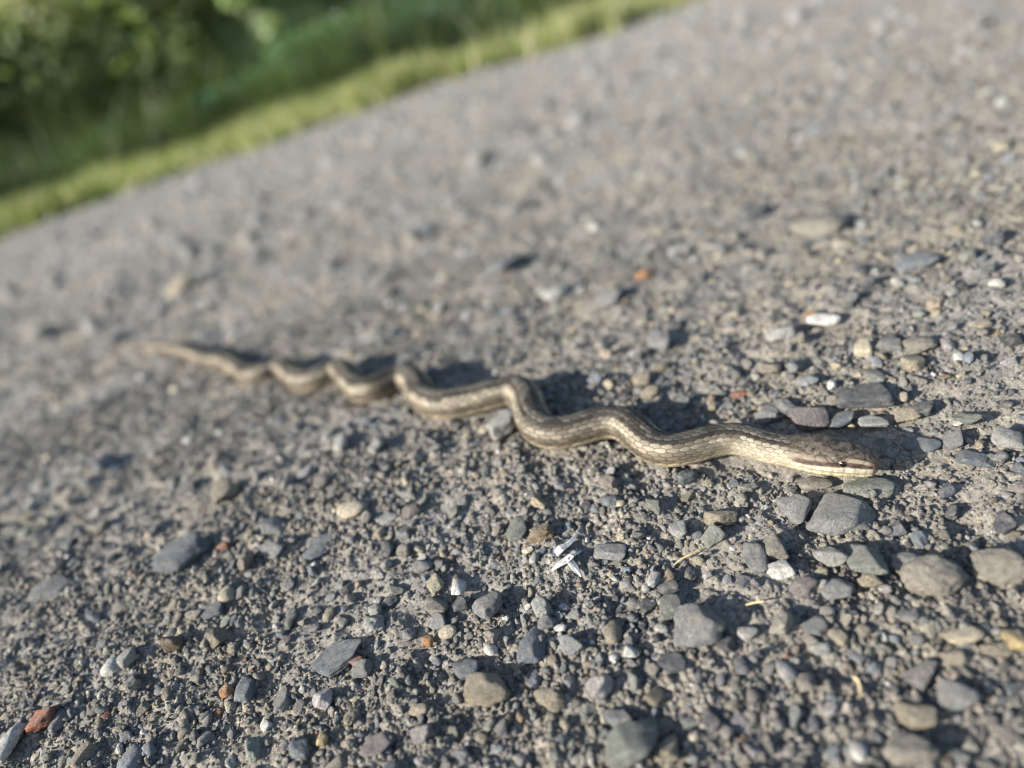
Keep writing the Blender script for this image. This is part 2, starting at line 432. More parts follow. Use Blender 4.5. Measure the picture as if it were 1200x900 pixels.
m.b.inputs['Roughness'].default_value = 0.60; m.b.inputs['Specular IOR Level'].default_value = 0.22
m.l(m.bump(m.noise(gp, 3500, 2), 0.25, 0.0002), m.b.inputs['Normal'])
SKIN = m.m
snake = bpy.data.objects.new('snake', None); COL.objects.link(snake)
base_pt = Vector(P[np.searchsorted(s_rows, 0.2)]); base_pt.z = float(ground_low(base_pt.x, base_pt.y))
snake.location = base_pt; snake.empty_display_size = 0.02
tag(snake, 'slender grey-brown snake with dark eye stripe, stretched in waves across the gravel', 'snake')
bme = mesh_np('body', V - np.array(base_pt), Q, SKIN, cols=Cc)
bm = bmesh.new(); bm.from_mesh(bme)                                # close the snout and the tail tip
bmesh.ops.holes_fill(bm, edges=[e for e in bm.edges if e.is_boundary], sides=0)
bmesh.ops.recalc_face_normals(bm, faces=bm.faces)
for f in bm.faces: f.smooth = True
bm.to_mesh(bme); bm.free()
body = link('body', bme, snake)
IRIS = plain('eye_iris', (0.075, 0.036, 0.022), 0.15, 0.6, 0.5, 1800)
PUP = plain('eye_pupil', (0.004, 0.003, 0.003), 0.08, 0.7, 0.1, 900)
def ball(name, mat, r, seg=28, squash=1.0, cut=None):
    b = bmesh.new(); bmesh.ops.create_uvsphere(b, u_segments=seg, v_segments=seg // 2, radius=r)
    for v in b.verts: v.co.z *= squash
    if cut is not None:
        bmesh.ops.delete(b, geom=[v for v in b.verts if v.co.z < cut], context='VERTS')
    me = bpy.data.meshes.new(name); b.to_mesh(me); b.free()
    for p in me.polygons: p.use_smooth = True
    me.materials.append(mat); return me
k = int(np.argmin(np.abs(s_rows - 0.395 * HEADL)))
for sg in (1, -1):
    q = int(np.argmin(np.abs(phi - sg * 0.365 * math.pi)))
    pt = VS[k, q]; nrm = Vector(side[k] * sg * 0.97 + up[k] * 0.22 - T[k] * 0.18).normalized()
    eye = link('eye', ball('eye', IRIS, 0.00170, squash=0.72), snake)
    eye.location = Vector(pt) - base_pt - nrm * 0.00060
    eye.rotation_euler = nrm.to_track_quat('Z', 'Y').to_euler()
    pu = link('pupil', ball('pupil', PUP, 0.00100, squash=0.42), eye)
    pu.location = (0, 0, 0.00088)

# ------------------------------------------------------------------ rocks
def ico(sub):
    b = bmesh.new(); bmesh.ops.create_icosphere(b, subdivisions=sub, radius=1)
    V = np.array([v.co[:] for v in b.verts]); Fc = np.array([[v.index for v in f.verts] for f in b.faces]); b.free()
    return V, Fc
ICO = {k: ico(k) for k in (1, 2, 3, 4)}

def rock(name, seed, kind='chunk', sub=3, mat=None):
    """a stone as a rounded-off intersection of random planes, fitted to the unit box"""
    rg = np.random.default_rng(seed)
    V, Fc = ICO[sub]
    npl, pwr, rough, spread = {'chunk': (9, 44, 0.075, 0.34), 'slab': (8, 44, 0.07, 0.30), 'round': (12, 13, 0.060, 0.22),
                               'shard': (6, 60, 0.06, 0.40), 'pebble': (22, 4.6, 0.016, 0.10), 'clod': (14, 12, 0.15, 0.28)}[kind]
    N = rg.normal(size=(npl, 3)); N /= np.linalg.norm(N, axis=1)[:, None]
    if kind == 'slab': N = np.vstack([N * [1, 1, 0.35], [[0.05, 0.03, 1], [0, 0, -1]]])
    if kind == 'shard': N = np.vstack([N, [[0.35, 0.1, 0.93]]])
    N = np.vstack([N, -N[: npl // 2] + rg.normal(size=(npl // 2, 3)) * 0.3, np.eye(3), -np.eye(3)]); N /= np.linalg.norm(N, axis=1)[:, None]
    c = 1 - spread + 2 * spread * rg.random(len(N)); c[-6:] = 1.15
    d = np.clip(V @ N.T, 0, None) / c
    r = (d ** pwr).sum(1) ** (-1 / pwr)
    Pv = V * r[:, None]
    o = rg.random(3) * 50
    n = noise3(Pv * 2.3 + o, seed) + 0.5 * noise3(Pv * 5 + o, seed + 1) + 0.28 * noise3(Pv * 11 + o, seed + 2)
    Pv = Pv * (1 + rough * 1.6 * n)[:, None]
    if kind == 'clod': Pv = Pv * (1 - 0.16 * np.clip(0.22 - np.abs(noise3(Pv * 7 + o, seed + 6)), 0, 1) + 0.10 * noise3(Pv * 15 + o, seed + 7))[:, None]
    if sub >= 3: Pv = Pv * (1 + rough * (0.55 * noise3(Pv * 24 + o, seed + 3) + 0.35 * noise3(Pv * 48 + o, seed + 4)))[:, None]
    lo, hi = Pv.min(0), Pv.max(0)
    Pv = (Pv - (lo + hi) / 2) / (hi - lo)
    return mesh_np(name, Pv, Fc, mat or STONE, smooth_=sub > 2)

# distance from the snake's axis in plan, to keep loose stones out of its body
ax = path[::8, :2]
def snake_gap(x, y):
    x = np.atleast_1d(x); y = np.atleast_1d(y); out = np.full(len(x), 9.0)
    for q in range(0, len(x), 4000):
        d = (x[q:q + 4000, None] - ax[None, :, 0]) ** 2 + (y[q:q + 4000, None] - ax[None, :, 1]) ** 2
        out[q:q + 4000] = np.sqrt(d.min(1))
    return out

G = dict(grey=(.25, .255, .26), blue=(.17, .195, .225), dark=(.095, .105, .12), green=(.23, .25, .225), pale=(.40, .40, .385), tan=(.36, .31, .23), cream=(.58, .51, .38), white=(.76, .75, .71),
         red=(.36, .125, .07), orange=(.46, .24, .11), purple=(.235, .205, .205), brown=(.24, .18, .115), yellow=(.58, .45, .22), warm=(.30, .275, .235))
HERO = [  # x, y, width, height in the photograph, colour, shape, height share, name, label
 (985, 603, 80, 50, 'grey', 'slab', .34, 'stone', 'broad flat grey stone slab lying just in front of the snake\'s chin'),
 (1018, 575, 58, 30, 'green', 'round', .42, 'stone', 'oblong greenish grey stone directly under the snake\'s snout'),
 (955, 568, 40, 22, 'warm', 'round', .45, 'stone', 'small shaded warm grey stone tucked under the snake\'s jaw'),
 (1095, 679, 72, 52, 'warm', 'clod', .62, 'stone', 'big lumpy brownish grey stone with pitted face, shadow beside it'),
 (1062, 660, 34, 26, 'grey', 'round', .5, 'stone', 'rounded grey stone touching the big lumpy brownish stone'),
 (1172, 666, 60, 46, 'warm', 'clod', .6, 'stone', 'lumpy brownish grey stone next to the bigger pitted lump'),
 (1014, 655, 42, 54, 'green', 'chunk', .55, 'stone', 'tall angular green-grey stone below the broad flat slab'),
 (973, 651, 40, 30, 'pale', 'chunk', .6, 'stone', 'light grey angular stone with lit top between slab and white stone'),
 (914, 668, 34, 24, 'white', 'chunk', .6, 'stone', 'white angular stone with a pointed top below the neck'),
 (886, 655, 28, 46, 'grey', 'chunk', .5, 'stone', 'long upright grey stone beside the white angular stone'),
 (909, 643, 30, 34, 'warm', 'chunk', .6, 'stone', 'warm grey blocky stone above the white angular stone'),
 (932, 600, 40, 34, 'grey', 'chunk', .45, 'stone', 'speckled grey stone against the broad flat slab'),
 (1013, 464, 64, 32, 'dark', 'slab', .34, 'slate_slab', 'dark slate slab behind the snake\'s head'),
 (950, 492, 44, 30, 'purple', 'chunk', .6, 'stone', 'dark brownish stone standing right behind the snake\'s head'),
 (984, 493, 34, 18, 'blue', 'slab', .4, 'stone', 'flat bluish stone between dark brownish stone and slate slab'),
 (1024, 497, 32, 20, 'pale', 'chunk', .6, 'stone', 'light crusty stone in front of the dark slate slab'),
 (1064, 487, 30, 20, 'tan', 'chunk', .6, 'stone', 'greenish tan stone attached to a dark bluish one'),
 (1082, 481, 26, 22, 'dark', 'chunk', .6, 'stone', 'dark bluish stone beside the greenish tan one'),
 (1080, 522, 42, 22, 'blue', 'round', .42, 'stone', 'smooth dark blue-grey flat stone ahead of the snake\'s snout'),
 (1145, 539, 44, 20, 'blue', 'slab', .5, 'stone', 'brick-shaped blue-grey stone ahead of the snake\'s snout'),
 (1181, 514, 36, 28, 'pale', 'round', .62, 'stone', 'rounded pale grey speckled stone beyond the brick-shaped one'),
 (1172, 537, 20, 18, 'grey', 'round', .6, 'pebble', 'grey pebble touching the end of the brick-shaped stone'),
 (1135, 492, 30, 26, 'green', 'chunk', .5, 'stone', 'greenish angular stone between flat and rounded stones'),
 (1116, 518, 24, 18, 'grey', 'chunk', .5, 'pebble', 'grey angular pebble beside the smooth dark blue-grey stone'),
 (922, 478, 28, 22, 'grey', 'chunk', .6, 'pebble', 'grey angular pebble behind the snake\'s neck with sunlit top'),
 (903, 487, 34, 20, 'grey', 'slab', .5, 'pebble', 'flat grey pebble lying close behind the snake\'s neck'),
 (978, 470, 18, 16, 'warm', 'round', .7, 'pebble', 'round warm grey pebble beside the dark slate slab'),
 (975, 452, 10, 12, 'white', 'chunk', .8, 'pebble', 'tiny bright white chip behind the dark slate slab'),
 (867, 463, 20, 11, 'red', 'slab', .5, 'brick_chip', 'small brick-red chip on the shaded dirt behind the neck'),
 (1058, 466, 12, 12, 'cream', 'round', .7, 'pebble', 'small cream pebble at the end of the slate slab'),
 (1123, 497, 10, 9, 'white', 'chunk', .6, 'pebble', 'tiny white chip by the greenish angular stone'),
 (820, 738, 62, 54, 'grey', 'chunk', .62, 'stone', 'large blue-grey block with steep lit face in open gravel'),
 (850, 734, 20, 26, 'green', 'slab', .5, 'stone', 'small greenish slab leaning on the large blue-grey block'),
 (853, 757, 26, 24, 'dark', 'chunk', .6, 'stone', 'small dark stone at the foot of the large blue-grey block'),
 (875, 744, 30, 22, 'pale', 'round', .6, 'stone', 'oblong light grey stone beside the large blue-grey block'),
 (787, 712, 26, 30, 'green', 'chunk', .5, 'stone', 'dusty greenish stone set behind the large blue-grey block'),
 (718, 741, 22, 30, 'tan', 'pebble', .7, 'pebble', 'egg-shaped beige pebble half sunk in the dirt'),
 (739, 765, 17, 16, 'white', 'chunk', .8, 'pebble', 'clean white angular pebble near the egg-shaped beige one'),
 (720, 772, 13, 11, 'white', 'round', .7, 'pebble', 'tiny white rounded pebble under the egg-shaped beige one'),
 (657, 737, 17, 11, 'white', 'round', .6, 'pebble', 'small flat white pebble above the slate shard'),
 (608, 763, 18, 17, 'cream', 'round', .7, 'pebble', 'cream rounded pebble touching the foot of the slate shard'),
 (626, 757, 32, 40, 'blue', 'shard', .5, 'slate_shard', 'dark speckled slate shard with a sharp tip'),
 (634, 713, 24, 26, 'pale', 'chunk', .7, 'stone', 'pale speckled angular stone above the slate shard'),
 (641, 733, 22, 20, 'grey', 'chunk', .6, 'stone', 'grey speckled stone under the pale angular one'),
 (674, 722, 22, 13, 'pale', 'slab', .5, 'pebble', 'flat light pebble beside the pale speckled stone'),
 (635, 628, 32, 25, 'brown', 'clod', .75, 'stone', 'brown earthy lump with a rough surface behind the white scrap'),
 (608, 622, 26, 30, 'green', 'chunk', .5, 'stone', 'grey-green stone touching the brown earthy lump'),
 (716, 650, 40, 22, 'grey', 'chunk', .5, 'stone', 'blue-grey stone with a chalky patch near the white scrap'),
 (727, 592, 12, 11, 'cream', 'round', .8, 'pebble', 'small cream pebble in the dirt in front of the snake\'s middle'),
 (714, 588, 26, 18, 'blue', 'chunk', .6, 'stone', 'blue-grey stone beside the small cream pebble'),
 (764, 594, 20, 16, 'green', 'chunk', .7, 'stone', 'grey-green angular pebble in front of the snake\'s middle'),
 (795, 623, 20, 24, 'pale', 'chunk', .7, 'stone', 'pale angular pebble standing alone in gravel below the body'),
 (845, 608, 40, 24, 'tan', 'chunk', .6, 'stone', 'curved tan stone with a dark hollow below the neck'),
 (784, 690, 30, 18, 'dark', 'round', .5, 'stone', 'smooth dark stone between the chalky and the blocky stone'),
 (570, 713, 38, 42, 'grey', 'chunk', .6, 'stone', 'grey pyramid-shaped stone with a lit ridge'),
 (513, 712, 32, 26, 'warm', 'chunk', .6, 'stone', 'warm grey angular stone in a cluster with a darker one'),
 (514, 727, 26, 22, 'grey', 'chunk', .6, 'stone', 'grey angular stone at the front of the cluster'),
 (540, 711, 22, 20, 'dark', 'chunk', .6, 'stone', 'dark stone between the cluster and the pyramid-shaped stone'),
 (525, 741, 23, 17, 'cream', 'pebble', .7, 'pebble', 'shiny cream pebble with a brown end'),
 (575, 762, 18, 17, 'white', 'pebble', .85, 'pebble', 'round white bead-like pebble below the pyramid-shaped stone'),
 (503, 752, 14, 12, 'orange', 'chunk', .7, 'pebble', 'small orange-brown chip below the shiny cream pebble'),
 (537, 690, 18, 22, 'white', 'chunk', .7, 'stone', 'white sugary angular stone above the cluster'),
 (439, 731, 32, 28, 'pale', 'clod', .6, 'stone', 'light grey crumbly stone with a split face'),
 (440, 716, 18, 14, 'pale', 'chunk', .7, 'pebble', 'pale pebble resting behind the crumbly grey stone'),
 (480, 744, 18, 16, 'grey', 'slab', .5, 'pebble', 'flat speckled grey pebble beside the crumbly grey stone'),
 (395, 773, 58, 36, 'blue', 'slab', .22, 'slate_slab', 'long flat blue-grey slate set almost flush in the dirt'),
 (419, 774, 20, 14, 'red', 'slab', .5, 'brick_chip', 'thin brick-red sliver beside the flush slate'),
 (425, 784, 24, 20, 'grey', 'chunk', .6, 'stone', 'grey stone under the thin brick-red sliver'),
 (572, 808, 56, 48, 'tan', 'chunk', .66, 'stone', 'large beige-grey rock with faceted front'),
 (547, 786, 38, 30, 'blue', 'round', .5, 'stone', 'dusty blue-grey stone behind the large beige-grey rock'),
 (441, 874, 50, 34, 'purple', 'slab', .28, 'stone', 'flat purplish slab with pointed corner'),
 (353, 877, 30, 26, 'blue', 'chunk', .5, 'stone', 'small blue-grey block near the flat purplish slab'),
 (379, 868, 16, 18, 'yellow', 'chunk', .7, 'pebble', 'small yellowish pebble between blue-grey block and purplish slab'),
 (332, 820, 22, 26, 'grey', 'slab', .5, 'stone', 'upright grey flake in gravel near the flush slate'),
 (742, 873, 62, 56, 'green', 'shard', .5, 'stone', 'large triangular grey stone with a smooth lit face'),
 (784, 879, 24, 34, 'tan', 'chunk', .7, 'stone', 'beige pyramid stone beside the large triangular stone'),
 (726, 845, 34, 26, 'grey', 'chunk', .5, 'stone', 'dusty grey stone behind the large triangular stone'),
 (645, 822, 40, 28, 'tan', 'clod', .55, 'stone', 'beige flat-topped lump between triangular and faceted rocks'),
 (788, 778, 34, 26, 'dark', 'slab', .45, 'stone', 'dark curved flake with a dusty edge'),
 (1006, 880, 20, 30, 'white', 'pebble', .7, 'pebble', 'bright white oval pebble with a long shadow'),
 (1121, 816, 44, 38, 'grey', 'round', .6, 'stone', 'dull grey round-edged stone beside a dirt clod'),
 (1075, 840, 44, 36, 'tan', 'clod', .5, 'dirt_clod', 'beige clod of dirt beside the dull grey stone'),
 (1068, 884, 62, 44, 'warm', 'clod', .6, 'stone', 'big dusty stone half in shadow near the beige clod'),
 (1130, 746, 44, 24, 'cream', 'round', .6, 'stone', 'cream oblong stone with rounded end'),
 (1190, 751, 26, 30, 'yellow', 'round', .7, 'stone', 'yellow rounded stone past the cream oblong one'),
 (1168, 762, 36, 22, 'tan', 'chunk', .5, 'stone', 'long tan stone lying between cream and yellow stones'),
 (1085, 737, 22, 26, 'cream', 'chunk', .5, 'stone', 'dull cream pointed stone beside the cream oblong one'),
 (1060, 724, 32, 16, 'grey', 'slab', .5, 'stone', 'thin grey flake behind the dull cream pointed stone'),
 (1115, 772, 30, 20, 'tan', 'chunk', .5, 'stone', 'tan stone lying in front of the cream oblong stone'),
 (956, 735, 28, 28, 'grey', 'slab', .5, 'stone', 'flat-faced grey stone with a clean edge'),
 (963, 761, 26, 20, 'pale', 'round', .65, 'pebble', 'pale round stone below the flat-faced grey one'),
 (923, 789, 24, 30, 'pale', 'round', .65, 'stone', 'bluish white egg-like stone beside a darker one'),
 (944, 799, 22, 32, 'warm', 'chunk', .6, 'stone', 'warm dark pointed stone beside the egg-like one'),
 (942, 690, 34, 26, 'purple', 'round', .55, 'stone', 'smooth dark stone below the white angular stone'),
 (980, 692, 40, 26, 'grey', 'round', .45, 'stone', 'low dusty grey stone next to the smooth dark one'),
 (1020, 682, 28, 22, 'tan', 'clod', .5, 'stone', 'tan crumbly lump at the foot of the angular green-grey stone'),
 (412, 597, 42, 23, 'cream', 'pebble', .55, 'pebble', 'smooth ivory oval pebble lying alone before the snake\'s body'),
 (455, 607, 34, 16, 'pale', 'slab', .3, 'stone', 'chalky flat stone beside the smooth ivory pebble'),
 (473, 646, 22, 20, 'warm', 'round', .75, 'pebble', 'round warm grey pebble in a pair'),
 (455, 644, 18, 20, 'dark', 'round', .75, 'pebble', 'round dark pebble in a pair'),
 (472, 627, 22, 14, 'grey', 'round', .7, 'pebble', 'grey pebble behind the round pair'),
 (446, 625, 12, 16, 'tan', 'chunk', .8, 'pebble', 'little tan pointed pebble behind the round pair'),
 (497, 664, 26, 18, 'grey', 'round', .6, 'pebble', 'flattish grey pebble in front of the round pair'),
 (378, 638, 34, 30, 'blue', 'slab', .22, 'stone', 'pale blue flat stone sunk in the dirt slope'),
 (322, 645, 34, 22, 'grey', 'chunk', .5, 'stone', 'grey stone on the brow of the dirt slope'),
 (132, 782, 23, 22, 'white', 'pebble', .8, 'pebble', 'white round pebble touching a bluish one'),
 (150, 772, 23, 24, 'pale', 'round', .8, 'pebble', 'bluish white rounded pebble touching the white round one'),
 (53, 843, 32, 28, 'red', 'chunk', .6, 'brick_chip', 'orange-red brick lump beside a small grey stone'),
 (70, 847, 18, 22, 'grey', 'chunk', .6, 'stone', 'small grey stone beside the orange-red brick lump'),
 (9, 872, 28, 40, 'white', 'chunk', .7, 'stone', 'large white sparkling stone near the brick lump'),
 (126, 839, 10, 10, 'red', 'chunk', .7, 'brick_chip', 'tiny red brick crumb between white pebble and brick lump'),
 (266, 698, 22, 20, 'cream', 'pebble', .7, 'pebble', 'cream rounded pebble beside a grey one on the slope'),
 (282, 695, 14, 14, 'grey', 'round', .7, 'pebble', 'grey pebble beside the cream rounded one'),
 (267, 812, 20, 16, 'orange', 'round', .7, 'pebble', 'orange-brown pebble touching a blue-grey stone'),
 (289, 809, 26, 28, 'blue', 'chunk', .6, 'stone', 'blue-grey stone touching the orange-brown pebble'),
 (214, 650, 54, 36, 'blue', 'slab', .5, 'stone', 'dark blue tilted flat stone casting a sharp shadow'),
 (264, 641, 14, 12, 'red', 'chunk', .7, 'brick_chip', 'small red chip behind the dark blue tilted stone'),
 (588, 501, 37, 34, 'pale', 'chunk', .75, 'stone', 'pale grey stone tucked under a bend of the snake\'s body'),
 (568, 503, 14, 14, 'cream', 'round', .7, 'pebble', 'cream pebble between pale grey stone and the body'),
 (755, 323, 18, 14, 'orange', 'chunk', .7, 'brick_chip', 'orange-red brick chip far behind the snake'),
 (951, 371, 14, 10, 'orange', 'chunk', .7, 'pebble', 'small orange chip behind the pale elongated stone'),
 (590, 312, 44, 20, 'blue', 'chunk', .5, 'stone', 'blue-grey stone on the track well behind the snake\'s middle'),
 (880, 252, 36, 24, 'dark', 'slab', .6, 'stone', 'dark slab far behind, beside a big tan slab'),
 (965, 266, 60, 40, 'warm', 'chunk', .5, 'stone', 'big tan-grey slab leaning far behind the snake'),
 (1072, 308, 52, 18, 'blue', 'slab', .5, 'slate_slab', 'dark blue slate behind the head, beyond the pale stones'),
 (916, 391, 36, 24, 'pale', 'chunk', .6, 'stone', 'pale blocky stone behind the snake\'s neck, out on the track'),
 (965, 376, 38, 18, 'white', 'chunk', .6, 'stone', 'white elongated stone near the pale blocky one'),
 (1012, 410, 20, 20, 'cream', 'chunk', .7, 'pebble', 'white and tan pebble near a dark grey one'),
 (1042, 404, 28, 20, 'grey', 'chunk', .6, 'stone', 'dark grey stone with sunlit rim beside white and tan pebble'),
 (1078, 404, 38, 24, 'warm', 'clod', .6, 'stone', 'crumbly grey lump beside the dark grey rimmed stone'),
 (1070, 426, 26, 22, 'tan', 'chunk', .6, 'stone', 'tan angular pebble in front of the crumbly lump'),
 (904, 433, 24, 26, 'tan', 'chunk', .7, 'stone', 'beige angular stone behind the neck among dark grit'),
 (1168, 333, 18, 14, 'white', 'round', .7, 'pebble', 'bright white pebble far beyond the crumbly lump'),
 (762, 461, 22, 18, 'tan', 'round', .7, 'pebble', 'pinkish tan pebble in the sun behind the snake\'s shadow'),
 (752, 445, 22, 16, 'tan', 'round', .7, 'pebble', 'beige pebble behind the pinkish tan one'),
 (775, 400, 30, 26, 'grey', 'chunk', .6, 'stone', 'grey stone behind the snake\'s shadow on the track'),
 (650, 345, 34, 22, 'pale', 'chunk', .5, 'stone', 'pale stone on the track beyond the snake\'s bends'),
 (712, 350, 40, 22, 'grey', 'chunk', .5, 'stone', 'low grey stone beside the far orange-red brick chip'),
 (210, 336, 34, 28, 'tan', 'round', .6, 'stone', 'tan rounded stone on the track beyond the tail'),
 (125, 543, 34, 26, 'blue', 'round', .6, 'stone', 'dark blue round stone on the track below the tail'),
 (60, 690, 50, 26, 'grey', 'slab', .4, 'stone', 'wide grey slab on the track between slope and tail'),
 (262, 580, 34, 26, 'tan', 'chunk', .6, 'stone', 'beige stone between ivory pebble and tail'),
 (400, 520, 26, 20, 'pale', 'chunk', .6, 'stone', 'pale stone in front of the snake\'s rear bends'),
]
placed = []                                                        # (x, y, radius) of every stone already set down
jr = random.Random(5)
def set_stone(px, py, w, h, colr, shape, kz, name, label, seed, group=None, cat=None):
    p = unproject(px, py, 0.002)
    for _ in range(2):
        s = FPX / depth_of(p)
        v = p - CAM; el = math.atan2(-v[2], math.hypot(v[0], v[1]))
        A = w / s; C_ = kz * min(A, 1.2 * h / s)
        B = (h / s - 0.62 * C_ * math.cos(el)) / math.sin(el)
        B = min(max(B, 0.55 * A), (1.7 if el > 0.42 else 1.0) * A)
        p = unproject(px, py, C_ * 0.22)
    q = unproject(px + 4, py, C_ * 0.22)
    ang = math.atan2(q[1] - p[1], q[0] - p[0])
    sub = 4 if w > 19 and py > 380 else 3
    o = link(name, rock(name, seed, shape, sub))
    o.scale = (A, B, C_)
    sink = {'slab': 0.30, 'pebble': 0.36, 'round': 0.30}.get(shape, 0.24)
    gz = float(ground_low(p[0], p[1]))
    o.location = (p[0], p[1], gz + C_ * (0.5 - sink) + 0.0005)
    tilt = 0.10 if shape in ('slab', 'pebble') else 0.2
    o.rotation_euler = (jr.uniform(-tilt, tilt), jr.uniform(-tilt, tilt), ang)
    b = np.array(G[colr]) * jr.uniform(0.92, 1.1)
    o.color = (*b, 1)
    tag(o, label, cat or name.replace('_', ' '), group)
    placed.append((p[0], p[1], max(A, B) * 0.5))
    return o
for k, hdat in enumerate(HERO):
    set_stone(*hdat, seed=100 + 7 * k)

# loose stones of the track: the larger, nearer ones as objects, everything finer as one gravel mass
def palette(n, rg):
    names = ['grey', 'blue', 'dark', 'green', 'pale', 'tan', 'cream', 'white', 'red', 'orange', 'purple', 'brown', 'warm']
    pr = np.array([.23, .17, .10, .10, .11, .11, .025, .022, .0015, .003, .03, .012, .12]); pr /= pr.sum()
    k = rg.choice(len(names), n, p=pr)
    base = np.array([G[q] for q in names])[k]
    return base * rg.uniform(0.6, 1.4, (n, 1)) * rg.uniform(0.96, 1.04, (n, 3)), k, names

rg = np.random.default_rng(42)
def scatter(n, r0, r1, a0=-56, a1=52):
    a = rg.uniform(R(a0), R(a1), n); r = np.sqrt(rg.uniform(r0 ** 2, r1 ** 2, n))
    return r * np.sin(a), r * np.cos(a)
KINDS = ['chunk', 'chunk', 'shard', 'chunk', 'slab', 'round', 'clod', 'shard', 'chunk', 'shard', 'chunk', 'clod']
PEB = [rock('pebble_%d' % q, 900 + q, kd, 4) for q, kd in enumerate(KINDS)]
def scatter_near(n, r0, r1):                                     # thins out gradually with distance
    a = rg.uniform(R(-56), R(52), n); r = r0 + (r1 - r0) * rg.random(n) ** 1.25
    return r * np.sin(a), r * np.cos(a)
nx, ny = [np.concatenate(q) for q in zip(scatter(9500, 0.08, 2.3), scatter_near(4300, 0.08, 1.0))]
nd = np.exp(rg.normal(math.log(0.0048), 0.36, len(nx))); nd[9500:] *= 0.72; nd = np.clip(nd, 0.0030, np.where(np.hypot(nx, ny) < 0.5, 0.0085, 0.015))
order = np.argsort(-nd); nx, ny, nd = nx[order], ny[order], nd[order]
gap = snake_gap(nx, ny)
cell = {}
def clash(x, y, r):
    cx, cy = int(x // 0.03), int(y // 0.03)
    for dx in (-1, 0, 1):
        for dy in (-1, 0, 1):
            for (a, b, q) in cell.get((cx + dx, cy + dy), ()):
                if (a - x) ** 2 + (b - y) ** 2 < ((1.0 if q > 0.006 else 0.85) * (q + r)) ** 2: return True
    return False
def keep(x, y, r): cell.setdefault((int(x // 0.03), int(y // 0.03)), []).append((x, y, r))
for a in placed: keep(*a)
for u_, v_, q_ in ((672, 632, .004), (655, 651, .005), (675, 655, .005), (662, 668, .006), (802, 650, .005), (815, 644, .003), (885, 709, .005), (1006, 803, .004)):
    t_p = unproject(u_, v_); keep(t_p[0], t_p[1], q_)         # the scrap, straws and twig lie uncovered
loose = []
for x, y, d, g_ in zip(nx, ny, nd, gap):
    if g_ < 0.0058 + d * 0.5 or clash(x, y, d * 0.5): continue
    keep(x, y, d * 0.5); loose.append((x, y, d))
loose = np.array(loose)
lz = ground_z(loose[:, 0], loose[:, 1])
lcol, lk, lnames = palette(len(loose), rg)
for q in np.nonzero(np.isin(lk, [7, 8, 9]) & (loose[:, 2] > 0.0042))[0]:    # bright chips stay small
    lk[q] = (0, 1, 12)[q % 3]; lcol[q] = np.array(G[lnames[lk[q]]]) * rg.uniform(0.7, 1.3)
Lp = np.column_stack([loose[:, 0], loose[:, 1], lz])
vis = in_frame(Lp, -4)
scr = np.where(vis, loose[:, 2] / np.linalg.norm(Lp - CAM, axis=1), 0)
N_OBJ = 175
pick = set(np.argsort(-scr)[:N_OBJ].tolist())
HUE = dict(grey='grey', blue='blue-grey', dark='dark grey', green='green-grey', pale='light grey', tan='tan', cream='cream', white='white', red='brick-red', orange='orange-brown', purple='purplish grey', brown='brown', warm='warm grey')
SHAPE = dict(chunk='angular', round='rounded', slab='flat', clod='crumbly', shard='sharp-edged', pebble='smooth')
sidx = rg.integers(0, len(PEB), len(loose))
rot = np.column_stack([rg.normal(0, 0.3, len(loose)), rg.normal(0, 0.3, len(loose)), rg.uniform(0, 6.283, len(loose))])
asp = np.column_stack([rg.uniform(0.9, 1.3, len(loose)), rg.uniform(0.75, 1.05, len(loose)), rg.uniform(0.5, 0.8, len(loose))])
import re
CUT = re.compile(r" (lying|directly|tucked|with|next|below|between|beside|above|against|behind|standing|in|attached|ahead|beyond|touching|close|by|on|at|near|half|under|standing|resting|set|far|leaning|casting|out|among|well|right|just|past|and) ")
HSHORT = [(CUT.split(hd[8] + ' ')[0].strip(), q[0], q[1], q[2]) for hd, q in zip(HERO, placed)]
def near_hero(x, y):
    b = min(HSHORT, key=lambda t: math.hypot(t[1] - x, t[2] - y) - t[3])
    return b[0] if math.hypot(b[1] - x, b[2] - y) - b[3] < 0.022 else None
for q in sorted(pick):
    x, y, d = loose[q]
    o = link('pebble', PEB[sidx[q]])
    o.scale = asp[q] * d; o.rotation_euler = rot[q]
    o.location = (x, y, lz[q] + d * asp[q, 2] * 0.2)
    o.color = (*lcol[q], 1)
    dd = np.hypot(ax[:, 0] - x, ax[:, 1] - y); kk = int(dd.argmin())
    hn = near_hero(x, y)
    where = 'beside the ' + hn if hn else 'close to the snake' if dd[kk] < 0.03 else ('on the track behind the snake' if y > ax[kk, 1] else 'in the gravel before the snake')
    hue, shp = HUE[lnames[lk[q]]], SHAPE[KINDS[sidx[q]]]
    size = 'larger' if d > 0.0095 else 'small'
    tag(o, f'{size} {shp} {hue} pebble {where}', 'pebble', f'{size} {shp} {hue} pebbles {where}')

